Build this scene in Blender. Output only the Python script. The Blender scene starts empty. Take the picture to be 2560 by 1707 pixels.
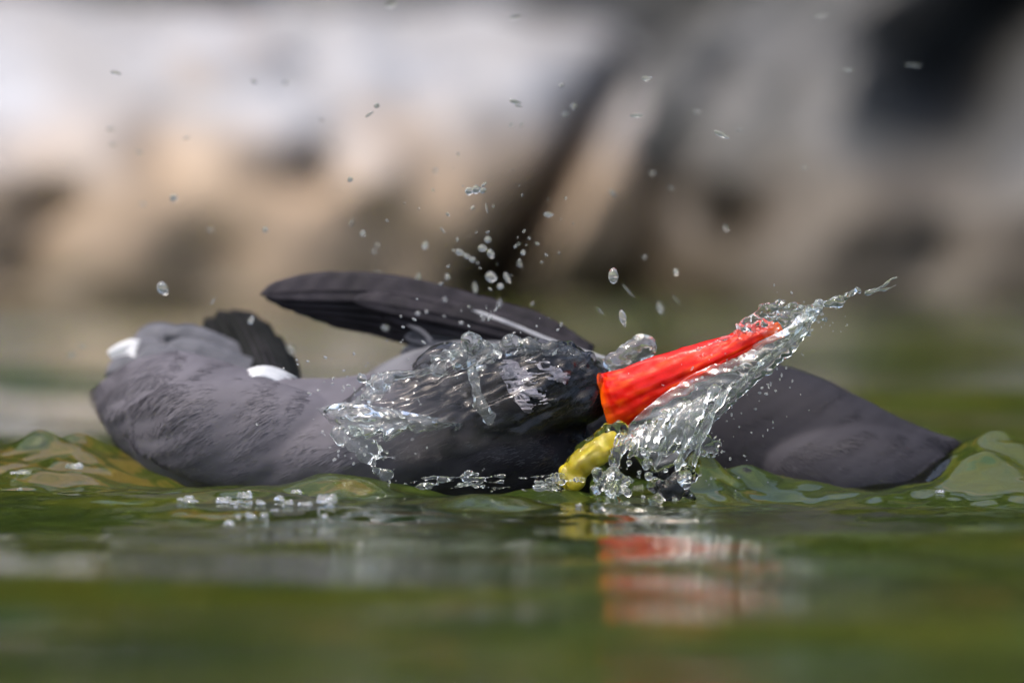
import bpy, bmesh, math, random
import numpy as np
from mathutils import Vector, Matrix, noise

random.seed(7)
rng = np.random.default_rng(7)
sc = bpy.context.scene
col = sc.collection

# ------------------------------------------------------------------ camera
CAM = Vector((0.0, -3.3, 0.215))
LENS, SENS = 400.0, 36.0
PITCH = 0.0517                      # radians below the horizon
cd = bpy.data.cameras.new('camera')
cam = bpy.data.objects.new('camera', cd)
col.objects.link(cam)
cam.location = CAM
cam.rotation_euler = (math.pi / 2 - PITCH, 0, 0)
cd.lens, cd.sensor_width = LENS, SENS
cd.clip_start, cd.clip_end = 0.1, 500
cd.dof.use_dof = True
cd.dof.focus_distance = 3.272
cd.dof.aperture_fstop = 7.1
sc.camera = cam

# ------------------------------------------------------------------ light
SUN_EL, SUN_AZ = math.radians(66), math.radians(-118)    # azimuth from +Y towards +X
w = bpy.data.worlds.new('World')
sc.world = w
w.use_nodes = True
nt = w.node_tree
bg = nt.nodes['Background']
sky = nt.nodes.new('ShaderNodeTexSky')
sky.sky_type = 'NISHITA'
sky.sun_disc = False
sky.sun_elevation = SUN_EL
sky.sun_rotation = SUN_AZ
sky.air_density, sky.dust_density, sky.ozone_density = 1.0, 6.0, 1.0
nt.links.new(sky.outputs[0], bg.inputs[0])
bg.inputs[1].default_value = 0.15
sd = bpy.data.lights.new('sun', 'SUN')
sd.energy, sd.angle, sd.color = 0.75, math.radians(10), (1, 0.97, 0.93)
sun = bpy.data.objects.new('sun', sd)
col.objects.link(sun)
sdir = Vector((math.sin(SUN_AZ) * math.cos(SUN_EL), math.cos(SUN_AZ) * math.cos(SUN_EL), math.sin(SUN_EL)))
sun.rotation_euler = sdir.to_track_quat('Z', 'Y').to_euler()
sun.location = (0, 0, 5)
sc.view_settings.view_transform = 'Standard'
sc.view_settings.look = 'None'
sc.view_settings.exposure = 1.0
sc.view_settings.gamma = 1

sc.render.engine = 'CYCLES'
cy = sc.cycles
cy.use_denoising = True
try:
    cy.denoiser = 'OPENIMAGEDENOISE'
except Exception:
    pass
cy.max_bounces, cy.transmission_bounces, cy.glossy_bounces, cy.diffuse_bounces = 14, 14, 8, 4
cy.transparent_max_bounces = 8
cy.sample_clamp_indirect = 8.0
cy.caustics_reflective = cy.caustics_refractive = True
cy.blur_glossy = 0.2

# ------------------------------------------------------------------ helpers
def tag(o, label=None, cat=None, group=None, kind=None):
    if label: o['label'] = label
    if cat: o['category'] = cat
    if group: o['group'] = group
    if kind: o['kind'] = kind
    return o

def P(px, py, Y=0.0):
    """point at depth Y that the photograph (2560 x 1707) shows at (px, py)"""
    u = (px - 1280) / 2560 * SENS / LENS
    v = -(py - 853.5) / 2560 * SENS / LENS
    fwd = Vector((0, math.cos(PITCH), -math.sin(PITCH)))
    up = Vector((0, math.sin(PITCH), math.cos(PITCH)))
    d = fwd + Vector((1, 0, 0)) * u + up * v
    return CAM + d * ((Y - CAM.y) / d.y)

def Q(px, py, Y=0.0):
    """the same for coordinates measured on a 2352 wide view"""
    return P(px * 1.0884, py * 1.0884, Y)

PX = 0.297 / 2560                   # metres for one photograph pixel at Y = 0

def mesh_obj(name, verts, faces, mat, parent=None, smooth=True):
    me = bpy.data.meshes.new(name)
    me.from_pydata([tuple(v) for v in verts], [], faces)
    if smooth:
        me.polygons.foreach_set('use_smooth', [True] * len(me.polygons))
    me.update()
    o = bpy.data.objects.new(name, me)
    col.objects.link(o)
    if mat: me.materials.append(mat)
    if parent: o.parent = parent
    return o

def bm_obj(name, bm, mat, parent=None, smooth=True):
    me = bpy.data.meshes.new(name)
    bm.to_mesh(me); bm.free()
    if smooth:
        me.polygons.foreach_set('use_smooth', [True] * len(me.polygons))
    o = bpy.data.objects.new(name, me)
    col.objects.link(o)
    if mat: me.materials.append(mat)
    if parent: o.parent = parent
    return o

def get_co(me):
    a = np.empty(len(me.vertices) * 3); me.vertices.foreach_get('co', a); return a.reshape(-1, 3)

def get_no(me):
    a = np.empty(len(me.vertices) * 3); me.vertices.foreach_get('normal', a); return a.reshape(-1, 3)

def set_co(me, a):
    me.vertices.foreach_set('co', np.ascontiguousarray(a, dtype=np.float64).ravel()); me.update()

def snoise(p, freq, seed, n=14):
    """smooth noise made of random plane waves, about -1..1; freq may be a triple"""
    r = np.random.default_rng(seed)
    f = np.array(freq, dtype=float) * np.ones(3)
    out = np.zeros(len(p))
    for _ in range(n):
        d = r.normal(size=3); d /= np.linalg.norm(d)
        k = d * f * 2 * math.pi * r.uniform(.6, 1.5)
        out += np.sin(p @ k + r.uniform(0, 6.283))
    return out / math.sqrt(n) * 1.1

def grid_faces(nu, nv, off=0, wrap=False):
    f = []
    for i in range(nu - 1):
        for j in range(nv if wrap else nv - 1):
            a = off + i * nv + j; b = off + i * nv + (j + 1) % nv
            f.append((a, b, b + nv, a + nv))
    return f

def spline(pts, n):
    """Catmull-Rom through pts (Vectors or arrays), n samples"""
    p = np.array([list(q) for q in pts], dtype=float)
    p = np.vstack([2 * p[0] - p[1], p, 2 * p[-1] - p[-2]])
    m = len(p) - 3
    out = []
    for t in np.linspace(0, m - 1e-6, n):
        i = int(t); f = t - i
        a, b, c, d = p[i:i + 4]
        out.append(.5 * ((2 * b) + (-a + c) * f + (2 * a - 5 * b + 4 * c - d) * f * f + (-a + 3 * b - 3 * c + d) * f ** 3))
    return np.array(out)

def loft_raw(sections, nring=28, npoint=40):
    """closed skin over ellipses; section = (x, y, z, half depth (y), half height (z))"""
    s = spline(sections, npoint)
    s[:, 3:] = np.maximum(s[:, 3:], .0004)
    v, f = [], []
    for x, y, z, a, b in s:
        for k in range(nring):
            t = 2 * math.pi * k / nring
            v.append((x, y + a * math.cos(t), z + b * math.sin(t)))
    f = grid_faces(npoint, nring, 0, True)
    f.append(tuple(range(nring - 1, -1, -1)))
    f.append(tuple(range((npoint - 1) * nring, npoint * nring)))
    return v, f

def sect(px, top, bot, Y, rd):
    a, b = P(px, top, Y), P(px, bot, Y)
    return (a.x, Y, (a.z + b.z) / 2, rd, abs(a.z - b.z) / 2)

def capsule(bm, p0, p1, r0, r1, seg=10):
    """tapered rope with round ends"""
    p0, p1 = Vector(p0), Vector(p1)
    d = p1 - p0
    L = max(d.length, 1e-6)
    q = d.to_track_quat('Z', 'Y').to_matrix()
    rings = []
    prof = []
    for i in range(5):
        t = math.pi / 2 * i / 4.5
        prof.append((-r0 * math.cos(t), r0 * max(math.sin(t), .02)))
    for i in range(5):
        t = math.pi / 2 * (1 - i / 4.5)
        prof.append((L + r1 * math.cos(t), r1 * max(math.sin(t), .02)))
    # second half runs from full radius to the tip
    prof = prof[:5] + [(L + r1 * math.cos(math.pi / 2 * (1 - i / 4.5)), r1 * max(math.sin(math.pi / 2 * (1 - i / 4.5)), .02)) for i in range(5)]
    for zz, rr in prof:
        rings.append([bm.verts.new(p0 + q @ Vector((rr * math.cos(2 * math.pi * k / seg), rr * math.sin(2 * math.pi * k / seg), zz))) for k in range(seg)])
    for a, b in zip(rings[:-1], rings[1:]):
        for k in range(seg):
            bm.faces.new((a[k], a[(k + 1) % seg], b[(k + 1) % seg], b[k]))
    bm.faces.new(rings[0][::-1]); bm.faces.new(rings[-1])

def fused(name, bm, mat, voxel, smooth_it=6, parent=None):
    """fuse closed shapes into one continuous surface"""
    me = bpy.data.meshes.new('tmp'); bm.to_mesh(me); bm.free()
    t = bpy.data.objects.new('tmp', me); col.objects.link(t)
    m = t.modifiers.new('r', 'REMESH'); m.mode = 'VOXEL'; m.voxel_size = voxel; m.adaptivity = 0
    if smooth_it:
        s = t.modifiers.new('s', 'SMOOTH'); s.factor = .5; s.iterations = smooth_it
    dg = bpy.context.evaluated_depsgraph_get()
    out = bpy.data.meshes.new_from_object(t.evaluated_get(dg))
    bpy.data.objects.remove(t); bpy.data.meshes.remove(me)
    out.name = name
    out.polygons.foreach_set('use_smooth', [True] * len(out.polygons))
    out.materials.clear()
    if mat: out.materials.append(mat)
    o = bpy.data.objects.new(name, out); col.objects.link(o)
    if parent: o.parent = parent
    return o

# ------------------------------------------------------------------ materials
def mat(name):
    m = bpy.data.materials.new(name); m.use_nodes = True
    b = m.node_tree.nodes['Principled BSDF']
    return m, m.node_tree, b

def ramp(nt, fac, stops):
    r = nt.nodes.new('ShaderNodeValToRGB')
    e = r.color_ramp.elements
    while len(e) < len(stops): e.new(.5)
    for el, (p, c) in zip(e, stops):
        el.position = p; el.color = (*c, 1)
    nt.links.new(fac, r.inputs[0])
    return r.outputs[0]

def nz(nt, scale, detail=4, vec=None, rough=.55):
    n = nt.nodes.new('ShaderNodeTexNoise')
    n.inputs['Scale'].default_value = scale; n.inputs['Detail'].default_value = detail
    n.inputs['Roughness'].default_value = rough
    if vec is not None: nt.links.new(vec, n.inputs['Vector'])
    return n.outputs['Fac']

def coords(nt, sx=1, sy=1, sz=1):
    t = nt.nodes.new('ShaderNodeTexCoord'); m = nt.nodes.new('ShaderNodeMapping')
    m.inputs['Scale'].default_value = (sx, sy, sz)
    nt.links.new(t.outputs['Object'], m.inputs['Vector'])
    return m.outputs[0]

def bump(nt, b, h, strength, dist):
    n = nt.nodes.new('ShaderNodeBump'); n.inputs['Strength'].default_value = strength; n.inputs['Distance'].default_value = dist
    nt.links.new(h, n.inputs['Height']); nt.links.new(n.outputs[0], b.inputs['Normal'])

def mixc(nt, fac, a, b):
    m = nt.nodes.new('ShaderNodeMix'); m.data_type = 'RGBA'
    if hasattr(fac, 'is_output'): nt.links.new(fac, m.inputs[0])
    else: m.inputs[0].default_value = fac
    for v, i in ((a, 6), (b, 7)):
        if isinstance(v, tuple): m.inputs[i].default_value = (*v, 1)
        else: nt.links.new(v, m.inputs[i])
    return m.outputs[2]

def water_mat(name, tint, rough, bscale, bdist, stretch=(1, 1, 1), clear=1):
    m, nt, b = mat(name)
    b.inputs['Base Color'].default_value = (*tint, 1)
    b.inputs['Transmission Weight'].default_value = clear
    b.inputs['IOR'].default_value = 1.333
    b.inputs['Roughness'].default_value = rough
    if bdist:
        bump(nt, b, nz(nt, bscale, 3, coords(nt, *stretch)), 1, bdist)
    return m

M = {}
M['water'] = water_mat('pond_water', (.50, .57, .26), .0, 70, .0005, (.45, 1, 1))
M['splash'] = water_mat('glint_white_water', (.96, 1, .985), .0, 0, 0, clear=.955)  # diffuse white share stands in for sky glints on the splash
M['drop'] = water_mat('drop_water', (.98, 1, .99), .0, 0, 0, clear=.89)  # white share mixed in to imitate the drops' bright sparkle
M['film'] = water_mat('clear_water', (.98, 1, .99), .0, 0, 0)
M['foam'] = water_mat('foam', (.97, .98, .99), .0, 700, .0, clear=.90)

def rock_mat(name, pale, grey, tan, algae, zt):
    m, nt, b = mat(name)
    v = coords(nt)
    c = ramp(nt, nz(nt, 14, 5, v), [(.36, grey), (.6, pale)])
    c = mixc(nt, ramp(nt, nz(nt, 26, 4, v), [(.56, (0, 0, 0)), (.74, (.55, .55, .55))]), c, tan)
    sep = nt.nodes.new('ShaderNodeSeparateXYZ'); nt.links.new(v, sep.inputs[0])
    add = nt.nodes.new('ShaderNodeMath'); add.operation = 'MULTIPLY_ADD'
    nt.links.new(nz(nt, 16, 4, v), add.inputs[0]); add.inputs[1].default_value = .05; nt.links.new(sep.outputs[2], add.inputs[2])
    # the tide mark: tan below the usual water level, algae at the very foot
    c = mixc(nt, ramp(nt, add.outputs[0], [(zt - .004, (1, 1, 1)), (zt + .022, (0, 0, 0))]), c, tan)
    c = mixc(nt, ramp(nt, add.outputs[0], [(.030, (1, 1, 1)), (.046, (0, 0, 0))]), c, algae)
    nt.links.new(c, b.inputs['Base Color'])
    b.inputs['Roughness'].default_value = .55
    bump(nt, b, nz(nt, 90, 6, v), .6, .004)
    return m
M['rock_pale'] = rock_mat('pale_limestone', (.35, .365, .40), (.25, .245, .245), (.32, .235, .155), (.10, .074, .038), .076)
M['rock_mid'] = rock_mat('mid_grey_limestone', (.072, .075, .078), (.040, .041, .037), (.058, .045, .030), (.04, .03, .014), .060)
M['rock_grey'] = rock_mat('dark_grey_limestone', (.09, .09, .09), (.045, .045, .038), (.085, .062, .04), (.022, .016, .008), .052)

def simple(name, colr, rough, bs=0, bd=0, var=None, vs=40):
    m, nt, b = mat(name)
    b.inputs['Roughness'].default_value = rough
    v = coords(nt)
    if var: nt.links.new(ramp(nt, nz(nt, vs, 4, v), [(.38, colr), (.62, var)]), b.inputs['Base Color'])
    else: b.inputs['Base Color'].default_value = (*colr, 1)
    if bs: bump(nt, b, nz(nt, bs, 5, v), .8, bd)
    return m
M['earth'] = simple('earth_bank', (.05, .045, .025), .9, 20, .02, (.09, .08, .04), 6)
M['leaf'] = simple('dark_leaf', (.018, .042, .012), .6, 0, 0, (.045, .085, .028), 3)
M['stem'] = simple('bark', (.06, .045, .03), .8, 60, .004, (.1, .08, .05), 20)

def attr_mat(name, rough, spec=.3, barb=0):
    m, nt, b = mat(name)
    a = nt.nodes.new('ShaderNodeAttribute'); a.attribute_name = 'tone'
    nt.links.new(a.outputs['Color'], b.inputs['Base Color'])
    b.inputs['Roughness'].default_value = rough
    b.inputs['Specular IOR Level'].default_value = spec
    if barb: bump(nt, b, nz(nt, barb, 4, coords(nt)), .5, .0006)
    return m
M['skin'] = attr_mat('grey_plumage', .65, .08, 0)
M['barb'] = attr_mat('plumage_barbs', .55, .12)
M['wet'] = attr_mat('wet_plumage_barbs', .28, .3)
def feather_mat(name, c0, c1, rough=.5):
    m, nt, b = mat(name)
    t = nt.nodes.new('ShaderNodeAttribute'); t.attribute_name = 'barb'
    sep = nt.nodes.new('ShaderNodeSeparateXYZ'); nt.links.new(t.outputs['Vector'], sep.inputs[0])
    wv = nt.nodes.new('ShaderNodeMath'); wv.operation = 'SINE'
    mu = nt.nodes.new('ShaderNodeMath'); mu.operation = 'MULTIPLY'; mu.inputs[1].default_value = 700
    nt.links.new(sep.outputs[0], mu.inputs[0]); nt.links.new(mu.outputs[0], wv.inputs[0])
    nt.links.new(ramp(nt, nz(nt, 120, 4, coords(nt)), [(.35, c0), (.65, c1)]), b.inputs['Base Color'])
    b.inputs['Roughness'].default_value = rough
    b.inputs['Specular IOR Level'].default_value = .1
    bump(nt, b, wv.outputs[0], .25, .0003)
    return m
M['quill_dark'] = feather_mat('charcoal_feather', (.017, .016, .019), (.032, .029, .035), .65)
M['quill_grey'] = feather_mat('slate_feather', (.085, .088, .10), (.12, .122, .138), .6)
M['quill_pale'] = feather_mat('pale_feather', (.26, .27, .29), (.36, .37, .39), .55)
M['quill_black'] = feather_mat('black_feather', (.005, .006, .006), (.011, .012, .012), .8)
M['quill_black'].node_tree.nodes['Principled BSDF'].inputs['Specular IOR Level'].default_value = .12
M['white'] = feather_mat('white_feather', (.52, .54, .56), (.66, .67, .69), .5)

def beak_mat():
    m, nt, b = mat('red_beak')
    a = nt.nodes.new('ShaderNodeAttribute'); a.attribute_name = 'tone'
    v = coords(nt)
    c = mixc(nt, ramp(nt, nz(nt, 260, 5, v), [(.45, (0, 0, 0)), (.75, (.5, .5, .5))]), a.outputs["Color"], (.55, .02, .002))
    nt.links.new(c, b.inputs['Base Color'])
    b.inputs['Roughness'].default_value = .2
    b.inputs['Specular IOR Level'].default_value = .22
    b.inputs['Subsurface Weight'].default_value = .05
    b.inputs['Subsurface Radius'].default_value = (.003, .0006, .0003)
    b.inputs['Subsurface Scale'].default_value = 1
    bump(nt, b, nz(nt, 420, 4, v), .4, .0003)
    return m
M['beak'] = beak_mat()
M['wattle'] = simple('yellow_wattle', (.40, .31, .010), .3, 260, .0002, (.52, .43, .03), 160)
M['wattle'].node_tree.nodes['Principled BSDF'].inputs['Subsurface Weight'].default_value = .2
M['wattle'].node_tree.nodes['Principled BSDF'].inputs['Subsurface Radius'].default_value = (.003, .002, .0005)

# ------------------------------------------------------------------ water and ground
def bumps(x, y):
    """swells pushed up round the bathing bird: (px, Y, height, sx, sy)"""
    h = np.zeros_like(x)
    for px, Y, hh, sx, sy in ((175, .036, .0085, .026, .036), (20, .05, .007, .035, .04), (2455, .022, .0095, .0170, .030), (2560, .03, .006, .02, .03), (700, -.030, .0045, .035, .012), (2000, .0, .002, .02, .012),
                              (1745, -.012, .0125, .0085, .012), (1850, -.004, .006, .011, .014), (1500, -.034, .003, .02, .010),
                              (900, -.030, .0026, .03, .008), (1400, .02, -.004, .06, .02)):
        h += hh * np.exp(-((x - P(px, 1200, Y).x) / sx) ** 2 - ((y - Y) / sy) ** 2)
    return h

def water_h(x, y):
    r = np.random.default_rng(21)
    h = np.zeros_like(x)
    # long low swells, crests lying across the view
    for lam, a, ang in ((.21, .0011, .04), (.145, .0007, -.07), (.10, .00075, .12), (.065, .00014, -.2), (.33, .0011, .2)):
        k = 2 * math.pi / lam
        h += a * np.sin(k * (y * math.cos(ang) + x * math.sin(ang)) + r.uniform(0, 6.28) + .9 * np.sin(x * r.uniform(6, 16) + y * r.uniform(2, 8) + r.uniform(0, 6))) * (1 + .4 * np.sin(x * r.uniform(5, 12) + r.uniform(0, 6)))
    env = np.exp(-((x / .24) ** 2 + ((y - .02) / .13) ** 2))
    chop = np.zeros_like(x)
    for _ in range(26):
        lam = r.uniform(.012, .05); an = r.normal(0, .55)
        k = 2 * math.pi / lam
        chop += lam * np.sin(k * (y * math.cos(an) + x * math.sin(an)) + r.uniform(0, 6.28) + 1.2 * np.sin(x * r.uniform(10, 40)))
    h += env * chop * .0075
    env2 = np.exp(-((y - .5) / .5) ** 2)
    rip = np.zeros_like(x)
    for _ in range(14):
        lam = r.uniform(.03, .09); an = r.normal(0, .5)
        k = 2 * math.pi / lam
        rip += lam * np.sin(k * (y * math.cos(an) + x * math.sin(an)) + r.uniform(0, 6.28))
    h += env2 * rip * .0010
    far = np.clip((8 - np.hypot(x, y)) / 4, 0, 1)
    b = bumps(x, y)
    rough = np.zeros_like(x)
    for _ in range(22):
        lam = r.uniform(.007, .028); an = r.uniform(-1.4, 1.4); k = 2 * math.pi / lam
        rough += lam * np.sin(k * (y * math.cos(an) + x * math.sin(an)) + r.uniform(0, 6.28) + 1.5 * np.sin(y * r.uniform(20, 60)))
    return h * far + b * (1 + .7 * rough) + .0055 * rough * env

def axis(fine, lo, hi):
    a = []
    for s, e, st in fine: a += list(np.arange(s, e, st))
    a.append(fine[-1][1])
    st = .01; v = a[-1]
    while v < hi: st *= 1.25; v += st; a.append(min(v, hi))
    st = .01; v = a[0]; b = []
    while v > lo: st *= 1.25; v -= st; b.append(max(v, lo))
    return np.array(b[::-1] + a)

xs = axis([(-.3, -.17, .005), (-.17, .17, .001), (.17, .3, .005)], -7, 7)
ys = axis([(-.95, -.14, .004), (-.14, .13, .0012), (.13, 1.3, .005)], -9, 2.4)
X, Yg = np.meshgrid(xs, ys)
Z = water_h(X, Yg)
V = np.stack([X, Yg, Z], -1).reshape(-1, 3)
nx, ny = len(xs), len(ys)
idx = np.arange(nx * ny).reshape(ny, nx)
F = np.stack([idx[:-1, :-1], idx[:-1, 1:], idx[1:, 1:], idx[1:, :-1]], -1).reshape(-1, 4)
me = bpy.data.meshes.new('water')
me.vertices.add(len(V)); me.vertices.foreach_set('co', V.ravel())
me.loops.add(F.size); me.loops.foreach_set('vertex_index', F.ravel())
me.polygons.add(len(F)); me.polygons.foreach_set('loop_start', np.arange(0, F.size, 4))
me.polygons.foreach_set('use_smooth', np.ones(len(F), bool))
me.update(calc_edges=True); me.validate()
me.materials.append(M['water'])
water = bpy.data.objects.new('water', me); col.objects.link(water)
tag(water, 'rippled olive green pond water round the bathing bird', 'water', kind='structure')

def ground():
    m, nt, b = mat('pond_bed')
    v = coords(nt)
    c = ramp(nt, nz(nt, 9, 5, v), [(.30, (.02, .045, .015)), (.45, (.07, .10, .022)), (.57, (.15, .15, .03)), (.68, (.05, .13, .08))])
    c = mixc(nt, ramp(nt, nz(nt, 17, 3, v), [(.60, (0, 0, 0)), (.70, (1, 1, 1))]), c, (.30, .19, .08))
    sep = nt.nodes.new('ShaderNodeSeparateXYZ'); nt.links.new(v, sep.inputs[0])
    g = ramp(nt, nz(nt, 5, 5, v), [(.4, (.022, .03, .010)), (.6, (.045, .04, .02))])
    c = mixc(nt, ramp(nt, sep.outputs[2], [(.0, (0, 0, 0)), (.06, (1, 1, 1))]), c, g)
    nt.links.new(c, b.inputs['Base Color']); b.inputs['Roughness'].default_value = .9
    bump(nt, b, nz(nt, 40, 6, v), .6, .01)
    gx = axis([(-1.5, 1.5, .05)], -120, 120); gy = axis([(-2, 3.5, .05)], -120, 120)
    A, B = np.meshgrid(gx, gy)
    d = np.maximum(np.maximum(np.abs(A) - 6.3, B - 1.75), -8.3 - B)       # distance outside the pond
    Zb = np.where(d < 0, -.10 + .10 * np.exp(d / .25), .05 * (1 - np.exp(-np.maximum(d, 0) / .3)) + .03 * np.maximum(d, 0).clip(0, 8))
    p = np.stack([A, B, A * 0], -1).reshape(-1, 3)
    Zb = Zb.ravel() + .012 * snoise(p, 2.2, 3) + .006 * snoise(p, 7, 4)
    p[:, 2] = Zb
    n1, n2 = len(gx), len(gy)
    o = mesh_obj('ground', p, grid_faces(n2, n1), m)
    return tag(o, 'green brown pond bed rising to an earth bank', 'ground', kind='structure')
ground()

# ------------------------------------------------------------------ rocks (behind the bird, far out of focus)
def rock(name, label, m, cx, cy, cz, rx, ry, rz, seed, pits=(), rot=0, lean=0, cuts=(), rough=1):
    bm = bmesh.new()
    bmesh.ops.create_icosphere(bm, subdivisions=6, radius=1)
    o = bm_obj(name, bm, m)
    c = get_co(o.data)
    # squarish boulder
    c = np.sign(c) * np.abs(c) ** .72
    c /= np.maximum(np.linalg.norm(c, axis=1, keepdims=True), .001) ** .45
    n = c / np.linalg.norm(c, axis=1, keepdims=True)
    c = c * np.array([rx, ry, rz])
    if lean: c[:, 0] += lean * c[:, 2]
    ca, sa = math.cos(rot), math.sin(rot)
    c = np.stack([c[:, 0] * ca - c[:, 1] * sa, c[:, 0] * sa + c[:, 1] * ca, c[:, 2]], 1)
    n = np.stack([n[:, 0] * ca - n[:, 1] * sa, n[:, 0] * sa + n[:, 1] * ca, n[:, 2]], 1)
    c += np.array([cx, cy, cz])
    c += rough * n * (.018 * snoise(c, 5, seed) + .010 * (np.abs(snoise(c, 11, seed + 1)) - .6) + .006 * snoise(c, 26, seed + 2) + .003 * snoise(c, 60, seed + 3))[:, None]
    for px, py, Y, r, dep in pits:
        q = np.array(P(px, py, Y))
        dd = np.hypot(c[:, 0] - q[0], (c[:, 2] - q[2]) * 1.25)
        wgt = np.exp(-(dd / r) ** 2) * (c[:, 1] < cy + .1)
        c[:, 1] += dep * wgt
        c[:, 2] -= .25 * dep * wgt
    for (x0, y0), (x1, y1), Y, w0, w1, dep in cuts:                   # a groove (or, negative, a ridge) along a slanting line
        a, b = P(x0, y0, Y), P(x1, y1, Y)
        a, b = np.array([a.x, a.z]), np.array([b.x, b.z])
        t = np.clip(((c[:, [0, 2]] - a) @ (b - a)) / ((b - a) @ (b - a)), -.3, 1.3)
        dd = np.linalg.norm(c[:, [0, 2]] - a - t[:, None] * (b - a), axis=1)
        c[:, 1] += dep * np.exp(-(dd / (w0 + (w1 - w0) * np.clip(t, 0, 1))) ** 2) * (c[:, 1] < cy)
    o.location = (cx, cy, 0)
    set_co(o.data, c - np.array([cx, cy, 0]))
    return tag(o, label, 'rock', 'boulders along the water edge')

CREV = ((1650, 40), (1235, 680), 1.28, .0045, .0080, .24)
rock('boulder', 'biggest and palest limestone boulder, tan at its foot, bordering the dark crevice', M['rock_pale'], -.242, 1.42, .008, .31, .25, .108, 40,
     [(125, 500, 1.2, .008, .04), (751, 175, 1.3, .009, .03), (778, 410, 1.25, .011, .03), (920, 525, 1.2, .006, .02), (20, 640, 1.17, .014, .04),
      (500, 650, 1.17, .02, .02), (1000, 660, 1.17, .02, .02)], 0, .35, [CREV], .5)
rock('boulder', 'leaning grey boulder whose pale ridge borders the dark crevice', M['rock_mid'], .205, 1.45, .005, .20, .25, .150, 55,
     [(1824, 544, 1.25, .009, .04), (1560, 640, 1.2, .010, .03), (2167, 626, 1.25, .010, .02), (2320, 615, 1.25, .011, .02)], 0, .45,
     [CREV, ((1800, 60), (1400, 600), 1.28, .011, .011, -.03), ((2680, -160), (2440, 110), 1.35, .044, .026, .30)], .5)
rock('boulder', 'low dark grey boulder at the outer foot of the leaning boulder', M['rock_grey'], .41, 1.42, -.015, .10, .20, .060, 71)
rock('boulder', 'grey block sitting behind the leaning boulder', M['rock_mid'], .04, 1.92, .04, .14, .16, .16, 88)
rock('boulder', 'low pale boulder next to the biggest boulder, away from the crevice', M['rock_pale'], -.76, 1.5, .0, .24, .25, .11, 93)
rock('boulder', 'dark grey boulder standing apart beyond the leaning boulder', M['rock_grey'], .78, 1.52, .0, .25, .25, .13, 97)

# ------------------------------------------------------------------ shrubs on the bank
def leaf_cloud(seed, n, rx, rz, hz):
    r = np.random.default_rng(seed)
    clumps = r.normal(size=(46, 3)); clumps /= np.linalg.norm(clumps, axis=1, keepdims=True)
    clumps *= r.uniform(.35, 1, (46, 1)) * np.array([rx, rx, rz]); clumps[:, 2] += hz
    v, f = [], []
    for i in range(n):
        c = clumps[r.integers(46)] + r.normal(0, .13, 3) * np.array([1, 1, .8])
        if c[2] < .04: continue
        L = r.uniform(.05, .10); W = L * .42
        d = Vector(r.normal(size=3)); d.z -= .4; d.normalize()
        s = d.cross(Vector(r.normal(size=3))).normalized()
        u = d.cross(s)
        c = Vector(c); k = len(v)
        v += [c, c + d * L * .45 + s * W + u * .12 * L, c + d * L, c + d * L * .45 - s * W + u * .12 * L]
        f += [(k, k + 1, k + 2), (k, k + 2, k + 3)]
    return v, f

def shrub(x, y, seed, s, label):
    e = bpy.data.objects.new('shrub', None); col.objects.link(e)
    e.location = (x, y, .1)
    v, f = leaf_cloud(seed, 13000, .85 * s, .95 * s, .85 * s)
    mesh_obj('foliage', v, f, M['leaf'], e, False)
    bm = bmesh.new(); r = random.Random(seed)
    for k in range(6):
        a = k / 6 * 6.28 + r.random(); p = Vector((0, 0, -.15))
        for j in range(4):
            q = p + Vector((math.cos(a) * .12 * s, math.sin(a) * .12 * s, .36 * s)) + Vector((r.uniform(-.05, .05), r.uniform(-.05, .05), 0))
            capsule(bm, p, q, .022 * s * (1 - j * .2), .022 * s * (.8 - j * .2), 7); p = q
    bm_obj('stem', bm, M['stem'], e)
    return tag(e, label, 'shrub', 'shrubs on the bank')
for i, (x, y, s) in enumerate(((-2.6, 3.0, 1.1), (-1.35, 3.3, 1.3), (-.1, 3.1, 1.15), (1.0, 2.75, 1.2), (2.1, 3.2, 1.3), (3.3, 3.0, 1.1), (.50, 2.0, .36), (-4.0, 3.3, 1.4), (4.7, 3.4, 1.4))):
    shrub(x, y, 300 + i, s, 'low dark shrub filling the shaded hollow above the grey boulder' if i == 6 else 'dark green leafy shrub on the bank behind the boulders')

# ------------------------------------------------------------------ the tern
tern = bpy.data.objects.new('tern', None); col.objects.link(tern)
tern.location = (0, 0, 0)
tag(tern, 'dark grey tern with black crown, red beak and yellow wattle, bathing with spread wings', 'bird')

def add_raw(bm, vf):
    v, f = vf
    vs = [bm.verts.new(p) for p in v]
    for q in f: bm.faces.new([vs[i] for i in q])

bm = bmesh.new()
# trunk and folded near wing
add_raw(bm, loft_raw([sect(*a) for a in (
    (238, 968, 985, .058, .003), (262, 945, 1075, .052, .014), (325, 905, 1150, .046, .026), (420, 885, 1215, .040, .034),
    (550, 905, 1270, .034, .040), (700, 938, 1300, .028, .043), (850, 935, 1310, .022, .044), (1000, 925, 1310, .018, .041),
    (1150, 930, 1300, .010, .035), (1290, 975, 1290, .004, .029), (1400, 1020, 1270, .000, .021), (1475, 1080, 1240, .000, .010))], 36, 60))
# fluffed wing covert bulge on the near side
add_raw(bm, loft_raw([sect(*a) for a in (
    (330, 1000, 1120, .018, .004), (450, 960, 1190, .006, .012), (600, 955, 1230, .001, .014), (760, 975, 1250, -.002, .014), (900, 1030, 1250, -.004, .010), (985, 1120, 1230, -.004, .003))], 24, 30))
# back rising to the far shoulder
add_raw(bm, loft_raw([sect(*a) for a in (
    (900, 945, 1050, .040, .010), (980, 890, 1080, .046, .018), (1100, 850, 1100, .046, .022), (1250, 850, 1100, .044, .022), (1400, 880, 1120, .042, .020),
    (1520, 905, 1150, .040, .016))], 26, 30))
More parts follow.
